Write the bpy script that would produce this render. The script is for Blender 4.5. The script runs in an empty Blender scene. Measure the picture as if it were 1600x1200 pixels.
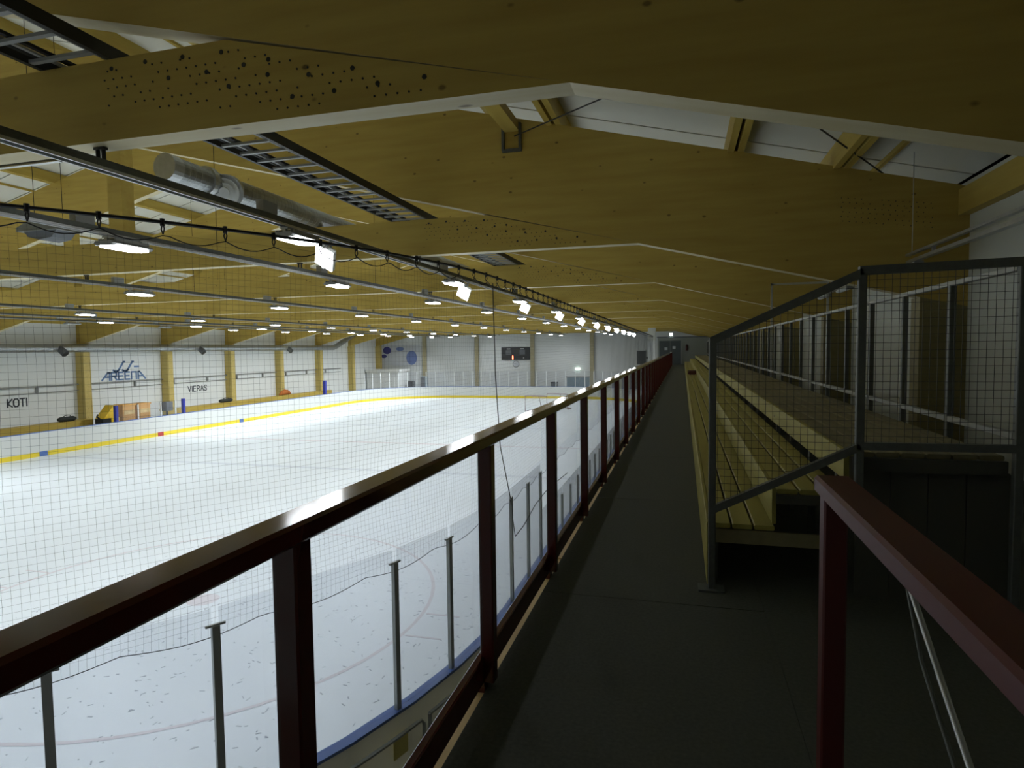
import bpy, bmesh, math, random
from math import sin, cos, pi, radians, atan2, hypot, sqrt
from mathutils import Vector, Matrix
random.seed(7)
S = bpy.context.scene
C = S.collection

# ------------------------------------------------------------------ camera, world, exposure
EYE = 1.55
cam_d = bpy.data.cameras.new('camera')
cam = bpy.data.objects.new('camera', cam_d); C.objects.link(cam)
S.camera = cam
yaw, pitch, roll = .2680, -.0556, -.0126
F = Vector((-sin(yaw)*cos(pitch), cos(yaw)*cos(pitch), sin(pitch)))
Rr = Vector((cos(yaw), sin(yaw), 0)); Uu = Rr.cross(F)
R = cos(roll)*Rr + sin(roll)*Uu; U = -sin(roll)*Rr + cos(roll)*Uu
M = Matrix((R, U, -F)).transposed().to_4x4(); M.translation = (0, 0, EYE)
cam.matrix_world = M
cam_d.sensor_width = 36; cam_d.lens = 36*972/1600
cam_d.clip_start = .02; cam_d.clip_end = 300
S.view_settings.view_transform = 'Standard'; S.view_settings.look = 'None'
S.view_settings.gamma = 1; S.view_settings.use_curve_mapping = False
S.view_settings.exposure = -0.16
w = bpy.data.worlds.new('hall_air'); S.world = w; w.use_nodes = True
w.node_tree.nodes['Background'].inputs[0].default_value = (0.02, 0.022, 0.025, 1)
w.node_tree.nodes['Background'].inputs[1].default_value = 0.0
LAMP_W, FLOOD_W = (28, 40, 88, 92, 92, 255), 12            # watts per lamp on each track, per floodlight
LAMP_SPREAD, LAMP_TILT = (108, 128, 170, 170, 150, 118), (20, 10, 0, 0, 12, 30)   # reflectors of the two right tracks throw away from the seats

# ------------------------------------------------------------------ materials
def mat(name, col, rough=.6, metal=0, spec=.5, noise=None, emit=None, bump=0):
    m = bpy.data.materials.new(name); m.use_nodes = True
    nt = m.node_tree; b = nt.nodes['Principled BSDF']
    b.inputs['Base Color'].default_value = (*col, 1)
    b.inputs['Roughness'].default_value = rough; b.inputs['Metallic'].default_value = metal
    b.inputs['Specular IOR Level'].default_value = spec
    if emit:
        b.inputs['Emission Color'].default_value = (*emit[0], 1); b.inputs['Emission Strength'].default_value = emit[1]
    if noise:                                   # (scale xyz, second colour, amount, detail)
        sc, c2, amt, det = noise
        tc = nt.nodes.new('ShaderNodeTexCoord'); mp = nt.nodes.new('ShaderNodeMapping')
        mp.inputs['Scale'].default_value = sc
        nz = nt.nodes.new('ShaderNodeTexNoise'); nz.inputs['Scale'].default_value = 1; nz.inputs['Detail'].default_value = det
        rp = nt.nodes.new('ShaderNodeValToRGB'); rp.color_ramp.elements[0].position = .5-amt; rp.color_ramp.elements[1].position = .5+amt
        rp.color_ramp.elements[0].color = (*c2, 1); rp.color_ramp.elements[1].color = (*col, 1)
        nt.links.new(tc.outputs['Object'], mp.inputs[0]); nt.links.new(mp.outputs[0], nz.inputs['Vector'])
        nt.links.new(nz.outputs['Fac'], rp.inputs[0]); nt.links.new(rp.outputs[0], b.inputs['Base Color'])
        if bump:
            bp = nt.nodes.new('ShaderNodeBump'); bp.inputs['Strength'].default_value = bump; bp.inputs['Distance'].default_value = .01
            nt.links.new(nz.outputs['Fac'], bp.inputs['Height']); nt.links.new(bp.outputs[0], b.inputs['Normal'])
    return m

def wood(name, c1, c2, knots=True, sc=(.8, 6, 9), ks=(1.5, 4, 5)):
    m = mat(name, c1, .55, noise=(sc, c2, .25, 4), spec=.3)
    if knots:
        nt = m.node_tree; b = nt.nodes['Principled BSDF']
        base = b.inputs['Base Color'].links[0].from_socket
        tc = nt.nodes.new('ShaderNodeTexCoord'); mp = nt.nodes.new('ShaderNodeMapping'); mp.inputs['Scale'].default_value = ks
        v = nt.nodes.new('ShaderNodeTexVoronoi'); v.inputs['Scale'].default_value = 1
        r = nt.nodes.new('ShaderNodeValToRGB')
        r.color_ramp.elements[0].position = .05; r.color_ramp.elements[1].position = .10
        r.color_ramp.elements[0].color = (.75, .75, .75, 1); r.color_ramp.elements[1].color = (0, 0, 0, 1)
        mx = nt.nodes.new('ShaderNodeMixRGB'); mx.inputs[2].default_value = (c2[0]*.25, c2[1]*.22, c2[2]*.3, 1)
        nt.links.new(tc.outputs['Object'], mp.inputs[0]); nt.links.new(mp.outputs[0], v.inputs['Vector'])
        nt.links.new(v.outputs['Distance'], r.inputs[0]); nt.links.new(r.outputs[0], mx.inputs[0])
        nt.links.new(base, mx.inputs[1]); nt.links.new(mx.outputs[0], b.inputs['Base Color'])
    return m

def glass(name, tint=(.95, .957, .97), dirt=.03):
    m = bpy.data.materials.new(name); m.use_nodes = True
    nt = m.node_tree; nt.nodes.remove(nt.nodes['Principled BSDF'])
    out = nt.nodes['Material Output']
    tr = nt.nodes.new('ShaderNodeBsdfTransparent'); tr.inputs[0].default_value = (*tint, 1)
    gl = nt.nodes.new('ShaderNodeBsdfGlossy'); gl.inputs['Roughness'].default_value = .04
    df = nt.nodes.new('ShaderNodeBsdfDiffuse'); df.inputs[0].default_value = (.7, .72, .72, 1)
    fr = nt.nodes.new('ShaderNodeFresnel'); fr.inputs[0].default_value = 1.3
    m1 = nt.nodes.new('ShaderNodeMixShader'); m2 = nt.nodes.new('ShaderNodeMixShader'); m2.inputs[0].default_value = dirt
    ge = nt.nodes.new('ShaderNodeNewGeometry'); ml = nt.nodes.new('ShaderNodeMath'); ml.operation = 'MULTIPLY_ADD'   # one reflecting face per pane
    iv = nt.nodes.new('ShaderNodeMath'); iv.operation = 'SUBTRACT'; iv.inputs[0].default_value = 1; nt.links.new(ge.outputs['Backfacing'], iv.inputs[1])
    nt.links.new(fr.outputs[0], ml.inputs[0]); nt.links.new(iv.outputs[0], ml.inputs[1]); ml.inputs[2].default_value = 0
    nt.links.new(ml.outputs[0], m1.inputs[0]); nt.links.new(tr.outputs[0], m1.inputs[1]); nt.links.new(gl.outputs[0], m1.inputs[2])
    nt.links.new(m1.outputs[0], m2.inputs[1]); nt.links.new(df.outputs[0], m2.inputs[2])
    nt.links.new(m2.outputs[0], out.inputs[0])
    return m

WOOD = wood('glulam_spruce', (.55, .41, .10), (.45, .315, .07), True, (.8, 6, 9), (2.9, 4, 4.6))
WOODC = wood('column_dim', (.27, .235, .10), (.20, .17, .07))  # right columns: dullness of the hall's dark side put into the wood colour
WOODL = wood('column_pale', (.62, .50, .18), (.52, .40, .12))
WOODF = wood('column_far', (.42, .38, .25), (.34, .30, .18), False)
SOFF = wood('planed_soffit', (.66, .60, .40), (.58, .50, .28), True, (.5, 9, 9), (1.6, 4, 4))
PURL = wood('purlin_pine', (.55, .42, .10), (.44, .31, .06), False, (9, .8, 9))
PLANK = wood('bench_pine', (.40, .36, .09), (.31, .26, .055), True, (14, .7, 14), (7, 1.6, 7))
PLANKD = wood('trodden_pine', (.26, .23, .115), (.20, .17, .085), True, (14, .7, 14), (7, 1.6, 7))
WHITE = mat('white_roof_sheet', (.72, .72, .63), .6)
WALL = mat('wall_panel_white', (.84, .87, .85), .6, noise=((.3, .3, .6), (.80, .83, .82), .3, 2))
WALLG = mat('wall_panel_grey', (.70, .73, .73), .6, noise=((.3, .3, .6), (.66, .69, .69), .3, 2))
WALLR = mat('wall_plaster_pale', (.62, .64, .58), .7)
CONC = mat('concrete', (.22, .22, .19), .8, noise=((3, 3, 3), (.17, .17, .145), .3, 5))
RUBBER = mat('rubber_deck', (.078, .083, .06), .75, noise=((55, 55, 55), (.05, .054, .038), .25, 3), bump=.25)
ICE = mat('ice', (.83, .89, .94), .34, noise=((.9, .9, .9), (.80, .865, .915), .3, 7), spec=.22)
BOARDW = mat('board_plastic_white', (.82, .86, .86), .35)
def translucent(m, amt):                         # thin white plastic lets some light through
    nt = m.node_tree; b = nt.nodes['Principled BSDF']; out = nt.nodes['Material Output']
    tl = nt.nodes.new('ShaderNodeBsdfTranslucent'); tl.inputs[0].default_value = (.85, .78, .60, 1)
    mx = nt.nodes.new('ShaderNodeMixShader'); mx.inputs[0].default_value = amt
    nt.links.new(b.outputs[0], mx.inputs[1]); nt.links.new(tl.outputs[0], mx.inputs[2]); nt.links.new(mx.outputs[0], out.inputs[0])
translucent(BOARDW, .28)
KICK = mat('kick_plate_yellow', (.80, .62, .04), .4)
BLUE = mat('cap_rail_blue', (.09, .17, .44), .4)
BLUED = mat('padding_blue', (.03, .04, .30), .5)
REDM = mat('marker_red', (.45, .06, .06), .5)
REDP = mat('red_paint', (.075, .012, .008), .13, spec=.6)
GALV = mat('galvanised_steel', (.62, .64, .64), .38, .85, noise=((14, 14, 14), (.48, .50, .50), .3, 3))
GALVD = mat('galvanised_dull', (.14, .15, .135), .5, .4, noise=((25, 25, 25), (.10, .108, .098), .3, 3))
GALVM = mat('galvanised_rail', (.34, .35, .32), .5, .5)
GALVP = mat('glass_post_zinc', (.42, .44, .42), .4, .4)
DUCT = mat('spiral_duct_zinc', (.46, .48, .48), .34, .85, noise=((3, 40, 3), (.30, .32, .32), .25, 3))
DARK = mat('dark_steel', (.035, .037, .035), .5, .3)
CABLE = mat('cable_black', (.012, .012, .012), .6)
CABLEG = mat('cable_grey', (.45, .46, .45), .5)
CORD = mat('net_cord', (.035, .045, .045), .8)
GREY = mat('grey_casing', (.30, .31, .30), .5)
GREYD = mat('grey_dark_casing', (.12, .13, .14), .6)
LED = mat('led_panel', (.9, .9, .9), .5, emit=((.93, .96, 1), 30))
REFL = mat('floodlight_lens', (.9, .9, .9), .5, emit=((.96, .98, 1), 18))
EXITL = mat('exit_lamp', (.8, .9, .8), .5, emit=((.8, 1, .85), 6))
DIGIT = mat('digit_red', (.8, .1, .05), .5, emit=((1, .25, .12), 5))
BLACK = mat('black_plastic', (.02, .022, .024), .5)
BLACKF = mat('black_nylon', (.022, .026, .025), .8)
YEL = mat('yellow_plastic', (.78, .52, .02), .45)
ORNG = mat('orange_plastic', (.62, .33, .09), .6)
ORNR = mat('orange_cloth', (.50, .15, .03), .8)
LETTER = mat('letter_dark', (.04, .05, .06), .5)
LETTERB = mat('letter_blue', (.12, .22, .42), .5)
LOGO = mat('banner_blue', (.16, .22, .45), .6)
LOGO2 = mat('banner_navy', (.05, .05, .22), .6)
BANNER = mat('banner_white', (.55, .58, .62), .6)
DOORB = mat('door_blue_grey', (.20, .28, .34), .5)
DOORD = mat('door_dark', (.07, .085, .09), .5)
DOORW = mat('roller_door_white', (.80, .82, .80), .5)
LINER = mat('ice_line_red', (.735, .70, .745), .35)
LINEB = mat('ice_line_blue', (.67, .73, .81), .35)
LINEG = mat('ice_line_grey', (.60, .64, .68), .35)
GLASS = glass('plexiglass'); GLASS2 = glass('rail_glass', (.93, .94, .955), .03)
TIMB = mat('edge_timber', (.95, .72, .34), .6, noise=((5, 2.2, 5), (.50, .33, .12), .3, 4))

# ------------------------------------------------------------------ mesh builder
class MB:
    def __init__(s): s.v = []; s.f = []
    def box(s, a, b):
        x0, y0, z0 = a; x1, y1, z1 = b; n = len(s.v)
        s.v += [(x0,y0,z0),(x1,y0,z0),(x1,y1,z0),(x0,y1,z0),(x0,y0,z1),(x1,y0,z1),(x1,y1,z1),(x0,y1,z1)]
        s.f += [tuple(n+i for i in q) for q in ((0,3,2,1),(4,5,6,7),(0,1,5,4),(1,2,6,5),(2,3,7,6),(3,0,4,7))]
        return s
    def bev(s, a, b, r, ax=1):                   # bar along axis ax with chamfered long edges
        lo = list(a); hi = list(b); i, j = [k for k in range(3) if k != ax]
        p = [(lo[i]+r,lo[j]),(hi[i]-r,lo[j]),(hi[i],lo[j]+r),(hi[i],hi[j]-r),(hi[i]-r,hi[j]),(lo[i]+r,hi[j]),(lo[i],hi[j]-r),(lo[i],lo[j]+r)]
        n = len(s.v)
        for t in (lo[ax], hi[ax]):
            for q in p:
                c = [0,0,0]; c[i] = q[0]; c[j] = q[1]; c[ax] = t; s.v.append(tuple(c))
        s.f += [tuple(n+k for k in range(8)), tuple(n+8+k for k in reversed(range(8)))]
        s.f += [(n+k, n+8+k, n+8+(k+1)%8, n+(k+1)%8) for k in range(8)]
        return s
    def prism(s, pts, d):                        # polygon (3-D points) pushed by vector d
        n = len(s.v); k = len(pts); d = Vector(d)
        s.v += [tuple(p) for p in pts] + [tuple(Vector(p)+d) for p in pts]
        s.f += [tuple(n+i for i in range(k)), tuple(n+k+i for i in reversed(range(k)))]
        s.f += [(n+i, n+k+i, n+k+(i+1)%k, n+(i+1)%k) for i in range(k)]
        return s
    def tube(s, pts, r, seg=6, caps=True, closed=False):
        P = [Vector(p) for p in pts]; n0 = len(s.v); m = len(P)
        up = None
        for i, p in enumerate(P):
            if closed: t = P[(i+1)%m]-P[i-1]
            else: t = P[min(i+1,m-1)]-P[max(i-1,0)]
            t.normalize()
            ref = Vector((0,0,1)) if abs(t.z) < .9 else Vector((1,0,0))
            a = t.cross(ref).normalized(); b = t.cross(a)
            rr = r[i] if isinstance(r, (list, tuple)) else r
            for k in range(seg):
                q = 2*pi*(k+.5)/seg
                s.v.append(tuple(p + a*cos(q)*rr + b*sin(q)*rr))
        for i in range(m if closed else m-1):
            A = n0+i*seg; B = n0+((i+1)%m)*seg
            for k in range(seg):
                s.f.append((A+k, A+(k+1)%seg, B+(k+1)%seg, B+k))
        if caps and not closed:
            s.f.append(tuple(n0+k for k in reversed(range(seg)))); s.f.append(tuple(n0+(m-1)*seg+k for k in range(seg)))
        return s
    def disc(s, c, n, r, h, seg=10):             # short cylinder from c along n
        n = Vector(n).normalized(); return s.tube([Vector(c), Vector(c)+n*h], r, seg)
    def bar(s, a, b, w, h, up=(0,0,1)):          # rectangular bar a->b, w sideways, h along up
        a = Vector(a); b = Vector(b); t = (b-a).normalized(); u = Vector(up)
        sd = t.cross(u).normalized(); u = sd.cross(t).normalized(); sd = sd*w/2; u = u*h/2
        return s.prism([a-sd-u, a+sd-u, a+sd+u, a-sd+u], b-a)
    def mesh(s, name, m, smooth=False, soffit=None):
        me = bpy.data.meshes.new(name); me.from_pydata(s.v, [], s.f)
        bm = bmesh.new(); bm.from_mesh(me); bmesh.ops.recalc_face_normals(bm, faces=bm.faces); bm.to_mesh(me); bm.free()
        me.materials.append(m)
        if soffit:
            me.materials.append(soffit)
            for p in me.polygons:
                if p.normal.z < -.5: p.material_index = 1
        if smooth: me.polygons.foreach_set('use_smooth', [True]*len(me.polygons))
        return me
    def obj(s, name, m, parent=None, loc=None, smooth=False, **props):
        return link(name, s.mesh(name, m, smooth), parent, loc, **props)

def link(name, me, parent=None, loc=None, rot=None, **props):
    o = bpy.data.objects.new(name, me); C.objects.link(o)
    if parent: o.parent = parent
    if loc: o.location = loc
    if rot: o.rotation_euler = rot
    for k, v in props.items(): o[k] = v
    return o
def thing(name, label, cat, loc=(0,0,0), rot=None, group=None, kind=None):
    o = link(name, None, None, loc, rot, label=label, category=cat)
    o.empty_display_size = .2
    if group: o['group'] = group
    if kind: o['kind'] = kind
    return o
def dup(root, loc, label, rot=None):
    r = root.copy(); C.objects.link(r); r.location = loc; r['label'] = label
    if rot: r.rotation_euler = rot
    for ch in list(root.children):
        c = ch.copy(); C.objects.link(c); c.parent = r
        for g in ch.children:
            d = g.copy(); C.objects.link(d); d.parent = c
    return r
ORD = ['nearest','second','third','fourth','fifth','sixth','seventh','eighth','ninth','tenth','eleventh','twelfth','thirteenth']

# ------------------------------------------------------------------ key dimensions
ZI, BT = -3.3, -2.15                 # ice level, board top
XR, XL, YN, YF, RC = -2.44, -29.75, -.1, 59.6, 8.4
XM = -14.85                          # hall ridge line
WR, WL, YB, YE = 3.72, -33.42, -5.0, 64.2
FR = [3.8+6*n for n in range(-1, 11)]

# ------------------------------------------------------------------ room shell
def struct(name, mb, m, **p): return mb.obj(name, m, kind='structure', **p)
struct('floor', MB().box((WL-.3, YB-.3, ZI-.25), (WR+.3, YE+.3, ZI-.05)), CONC)
struct('wall_right', MB().box((WR, YB, ZI-.05), (WR+.25, YE, 3.75)), WALLR)
struct('wall_left', MB().box((WL-.25, YB, ZI-.05), (WL, YE, 3.75)), WALL)
gab = [(WL, YE, ZI-.05), (WR, YE, ZI-.05), (WR, YE, 3.7), (XM, YE, 8.4), (WL, YE, 3.7)]
struct('wall_far', MB().prism(gab, (0, .25, 0)), WALLG)
struct('wall_near', MB().prism([(x, YB-.25, z) for x, y, z in gab], (0, .25, 0)), WALLG)
# roof: two pitches of ribbed sheets on purlins
ceil = thing('ceiling', 'white sheet roof on twin timber purlins above the roof frames', 'roof', kind='structure')
def rz(x): return 4.75 - .25*(x+.66) if x > XM else 4.75 - .25*(2*XM-x+.66)
PW = 1.19
pr = MB().prism([(XM, 0, rz(XM+.001)+.31), (WR+.2, 0, rz(WR+.2)+.31), (WR+.2, 0, rz(WR+.2)+.36), (XM, 0, rz(XM+.001)+.36)], (0, PW-.045, 0)).mesh('roof_panel', WHITE)
pl = MB().prism([(XM, 0, rz(XM+.001)+.31), (WL-.2, 0, rz(WL-.2)+.31), (WL-.2, 0, rz(WL-.2)+.36), (XM, 0, rz(XM+.001)+.36)], (0, PW-.045, 0)).mesh('roof_panel', WHITE)
for k in range(int((YE-YB)/PW)+1):
    y = YB-.2+k*PW
    link('roof_panel', pr, ceil, (0, y, 0)); link('roof_panel', pl, ceil, (0, y, 0))
struct('trim_1', MB().box((WL-.3, YB-.4, 8.72), (WR+.3, YE+.4, 8.78)), DARK, label='dark roof deck closing the joints above the roof sheets')
for side in (0, 1):
    for i, x in enumerate([-1.96, .74, 2.15, -4.66, -7.36, -10.06, -12.76]):
        xx = x if side == 0 else 2*XM-x
        z = rz(xx)
        m = MB()
        for dx in (-.07, .07): m.box((xx+dx-.045, YB, z-.02), (xx+dx+.045, YE, z+.31))
        m.obj('purlin', PURL, ceil)
    for x in (2.78, -3.3, -6.0, -8.7, -11.4):
        xx = x if side == 0 else 2*XM-x; z = rz(xx)
        MB().box((xx-.03, YB, z+.25), (xx+.03, YE, z+.31)).obj('batten', PURL, ceil)

# ------------------------------------------------------------------ timber roof frames
bolt_px = [(-4.1,3.67),(-3.59,3.54),(-3.13,3.66),(-3.08,3.42),(-3.26,3.54),(-2.95,3.55),(-2.75,3.56),(-2.76,3.46),(-2.57,3.29),(-2.44,3.42),(-2.25,3.29),(-2.11,3.42),(-1.93,3.3),(-1.6,3.3),(-3.79,3.68),(-3.46,3.67)]
TH = .2
def mir(p): return [(2*XM-x, y, z) for x, y, z in reversed(p)]
raf = [(-.66,0,3.15),(WR,0,3.15-.25*(WR+.66)),(WR,0,rz(WR)),(XM,0,rz(XM+.001)),(XM,0,3.15+.25*(-.66-XM))]
col = [(-3.1,0,3.74),(2*XM+3.1,0,3.74),(2*XM+.66,0,3.15),(-.66,0,3.15)]
clm = [(3.15,0,ZI-.05),(WR,0,ZI-.05),(WR,0,3.15-.25*(WR+.66)),(3.15,0,3.15-.25*(3.15+.66))]
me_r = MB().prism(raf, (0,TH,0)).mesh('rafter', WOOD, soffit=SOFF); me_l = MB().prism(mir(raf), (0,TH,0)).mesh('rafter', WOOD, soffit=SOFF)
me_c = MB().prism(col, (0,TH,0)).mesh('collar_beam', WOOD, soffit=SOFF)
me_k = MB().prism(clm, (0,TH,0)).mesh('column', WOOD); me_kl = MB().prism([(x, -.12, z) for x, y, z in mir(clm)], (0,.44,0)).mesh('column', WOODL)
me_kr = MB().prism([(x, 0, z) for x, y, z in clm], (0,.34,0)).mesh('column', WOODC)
def postm(x): return MB().box((x-.17, -.04, 3.74), (x+.17, TH+.04, 3.15+.25*(-.66-(x if x > XM else 2*XM-x)))).mesh('hanger_post', WOOD)
me_p1, me_p2 = postm(-10.6), postm(-19.1)
bolt_m = MB().disc((0,.003,0), (0,-1,0), .017, .006, 8).mesh('bolt_head', DARK)
def pins(side, yf=-.002):
    m = MB(); rng = random.Random(3)
    f = (lambda x: x) if side == 0 else (lambda x: 2*XM-x)
    for r in range(8):
        z = 3.22+.062*r
        for k in range(34):
            x = -4.25+.082*k+.03*(r%2)
            if z > 3.15+.25*(-.66-x)-.05 and x > -3.1: continue
            if x < -4.2+(r<3)*(3-r)*.5 or x > -1.55-(r*.2): continue
            if abs(((k+2*r)%9)-4) > 3.2 or rng.random() < .12: continue
            m.disc((f(x), yf+.004, z), (0,-1,0), .0075, .006, 6)
    for r in range(6):
        for k in range(14):
            if rng.random() < .15: continue
            m.disc((f(2.15+.085*k+.02*(r%2)), yf+.004, 3.62-.065*r-.012*k), (0,-1,0), .0075, .006, 6)
    return m.mesh('dowel_pins', DARK)
me_d0, me_d1 = pins(0), pins(1)
frame_look = {0:'timber roof frame behind the viewer', 1:'nearest timber roof frame, dark rafter across the top of the picture'}
frames = []
for n, y in enumerate(FR):
    lab = frame_look.get(n, f'pale glulam timber roof frame, {ORD[n-1]} of the row counted from the near end')
    t = thing('roof_frame', lab, 'roof frame', (0, y, 0), group='glulam roof frames across the hall')
    link('rafter', me_r, t); link('rafter', me_l, t); link('collar_beam', me_c, t)
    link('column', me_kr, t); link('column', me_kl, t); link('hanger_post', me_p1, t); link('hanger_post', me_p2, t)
    if 1 <= n <= 6:
        link('dowel_pins', me_d0, t, kind='stuff')
        if n > 2: link('dowel_pins', me_d1, t, kind='stuff')
    if 1 <= n <= 3:
        for x, z in bolt_px: link('bolt_head', bolt_m, t, (x, 0, z))
# eave beams on the side walls
for xx, s, lab in ((WR-.14, 0, 'pale timber eave beam along the top of the right wall'), (WL, 0, 'pale timber eave beam along the top of the left wall')):
    t = thing('eave_beam', lab, 'beam')
    for a, b in zip(FR[:-1], FR[1:]):
        MB().box((xx, a+TH, 3.28), (xx+.14, b, 3.62)).obj('beam_length', PURL, t)
# bracing strut and tie rods in the first bay
t = thing('bracing_strut', 'short pale timber strut running back to the second roof frame', 'strut')
MB().box((-2.76, 4.0, 5.02), (-2.52, 9.8, 5.16)).obj('beam', PURL, t)
m = MB().box((-2.80, 9.74, 4.72), (-2.76, 9.8, 5.14)); m.box((-2.52, 9.74, 4.72), (-2.48, 9.8, 5.14)); m.box((-2.8, 9.76, 4.7), (-2.48, 9.8, 4.75))
m.obj('joist_hanger', GALVD, t)
for a, b, lab in (((-2.6,9.8,4.95),(2.6,4.0,4.05),'thin steel tie rod rising to the left under the roof sheets'), ((-.6,5.6,4.72),(3.5,10.9,3.72),'thin steel tie rod falling to the right under the roof sheets')):
    t = thing('tie_rod', lab, 'rod')
    MB().tube([a, b], .011, 6).obj('rod', DARK, t)
    mid = Vector(a).lerp(Vector(b), .33); d = (Vector(b)-Vector(a)).normalized()
    MB().tube([mid-d*.1, mid+d*.1], .022, 6).obj('turnbuckle', GALV, t)

# ------------------------------------------------------------------ ice and rink boards
def rink_path(off=0, step=.6, y0=None):
    """closed loop, counter-clockwise seen from above, offset outwards by off"""
    x0, x1, y0_, y1 = XL-off, XR+off, YN-off, YF+off; r = RC+off; P = []
    def arc(cx, cy, a0):
        n = 16
        for k in range(n+1):
            a = a0 + pi/2*k/n; P.append((cx+r*cos(a), cy+r*sin(a)))
    arc(x1-r, y1-r, 0); arc(x0+r, y1-r, pi/2); arc(x0+r, y0_+r, pi); arc(x1-r, y0_+r, 1.5*pi)
    out = []
    for a, b in zip(P, P[1:]+P[:1]):
        L = hypot(b[0]-a[0], b[1]-a[1]); k = max(1, int(round(L/2.4)) if L > 3 else 1)
        for i in range(k): out.append((a[0]+(b[0]-a[0])*i/k, a[1]+(b[1]-a[1])*i/k))
    return out
rink = thing('ice_rink', 'white ice sheet of the hockey rink with faint painted lines', 'ice rink')
P0 = rink_path(0)
MB().prism([(x, y, ZI-.04) for x, y in P0], (0, 0, .04)).obj('ice_sheet', ICE, rink)
CX, CY = (XL+XR)/2, (YN+YF)/2
def strip(m, a, b, wd):
    a = Vector((*a, ZI+.002)); b = Vector((*b, ZI+.002)); return m.bar(a, b, wd, .003)
strip(MB(), (XL+.05, CY), (XR-.05, CY), .30).obj('red_line', LINER, rink)
for d in (-7.0, 7.0): strip(MB(), (XL+.05, CY+d), (XR-.05, CY+d), .30).obj('blue_line', LINEB, rink)
for d in (-25.8, 25.8): strip(MB(), (XL+1.2, CY+d), (XR-1.2, CY+d), .06).obj('goal_line', LINER, rink)
def ring(cx, cy, r, wd, m, name, seg=64):
    k = MB()
    n = len(k.v)
    for i in range(seg):
        a = 2*pi*i/seg
        for q in (r-wd/2, r+wd/2): k.v.append((cx+q*cos(a), cy+q*sin(a), ZI+.0035))
    for i in range(seg):
        j = (i+1) % seg; k.f.append((2*i, 2*i+1, 2*j+1, 2*j))
    k.obj(name, m, rink)
ring(CX, CY, 4.5, .07, LINEB, 'centre_circle')
for sx in (-7, 7):
    for sy in (-19.8, 19.8):
        ring(CX+sx, CY+sy, 4.5, .07, LINER, 'faceoff_circle'); ring(CX+sx, CY+sy, .15, .3, LINER, 'faceoff_spot', 20)
        for q in (-1, 1):
            for e in (-1, 1): strip(MB(), (CX+sx+q*4.55, CY+sy+e*.45), (CX+sx+q*5.2, CY+sy+e*.45), .05).obj('hash_mark', LINER, rink)
k = MB(); rs = random.Random(5)
for i in range(1500):
    x = rs.uniform(-12, XR-.4); y = rs.uniform(1.5, 15); a = rs.uniform(0, pi); L = rs.uniform(.02, .08)
    if x > XR-RC and y < YN+RC and hypot(x-(XR-RC), y-(YN+RC)) > RC-.2: continue
    strip(k, (x, y), (x+L*cos(a), y+L*sin(a)), rs.uniform(.008, .02))
k.obj('ice_chips', mat('ice_chip_grey', (.46,.50,.55), .5), rink, kind='stuff')

boards = thing('rink_boards', 'white plastic rink boards with yellow kick strip and plexiglass above', 'rink boards')
PI_, PO = rink_path(0), rink_path(.06)
def seg_quad(i, offs, z0, z1, m=None):
    A, B = offs; n = len(A); j = (i+1) % n; m = m or MB()
    k = len(m.v)
    for z in (z0, z1):
        m.v += [(*A[i], z), (*A[j], z), (*B[j], z), (*B[i], z)]
    m.f += [tuple(k+q for q in f) for f in ((0,1,2,3),(4,7,6,5),(0,4,5,1),(1,5,6,2),(2,6,7,3),(3,7,4,0))]
    return m
for i in range(len(PI_)): seg_quad(i, (PI_, PO), ZI, BT).obj('board_panel', BOARDW, boards)
PK = rink_path(-.015); PC0, PC1 = rink_path(-.02), rink_path(.11)
mk = MB(); mc = MB()
for i in range(len(PI_)): seg_quad(i, (PK, PI_), ZI, ZI+.22, mk); seg_quad(i, (PC0, PC1), BT, BT+.03, mc)
mk.obj('kick_strip', KICK, boards); mc.obj('cap_rail', BLUE, boards)
for d, m in ((-7, BLUE), (0, REDM), (7, BLUE)):
    for x in (XL+.012, XR-.03): MB().box((x, CY+d-.2, ZI), (x+.018, CY+d+.2, ZI+.235)).obj('line_marker', m, boards)
# steel frame modules behind the near curve
def on_arc(a, off): return (XR-RC+(RC+off)*cos(a), YN+RC+(RC+off)*sin(a))
for i in range(9):
    a0 = -1.15 + i*.145; a1 = a0+.128
    pts = []
    for k in range(7): pts.append((*on_arc(a0+(a1-a0)*k/6, .20), BT-.14))
    x, y = on_arc(a1+.006, .20); pts += [(x, y, BT-.20), (x, y, ZI+.0)]
    m = MB().tube(pts, .022, 6)
    x, y = on_arc(a0, .20); m.tube([(x, y, BT-.14), (x, y, ZI)], .022, 6)
    m.tube([(*on_arc(a0+(a1-a0)*k/6, .20), BT-.62) for k in range(7)], .018, 6)
    m.obj('support_frame', GALVP, boards)
    x, y = on_arc((a0+a1)/2+.03, .085); x2, y2 = on_arc(a1-.01, .085)
    m = MB().prism([(x,y,BT-.45),(x2,y2,BT-.45),(x2,y2,BT-.22),(x,y,BT-.22)], (.012,-.01,0)); m.obj('frame_plate', mat('plate_ochre_%d' % i, (.75,.62,.16), .7), boards)

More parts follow.
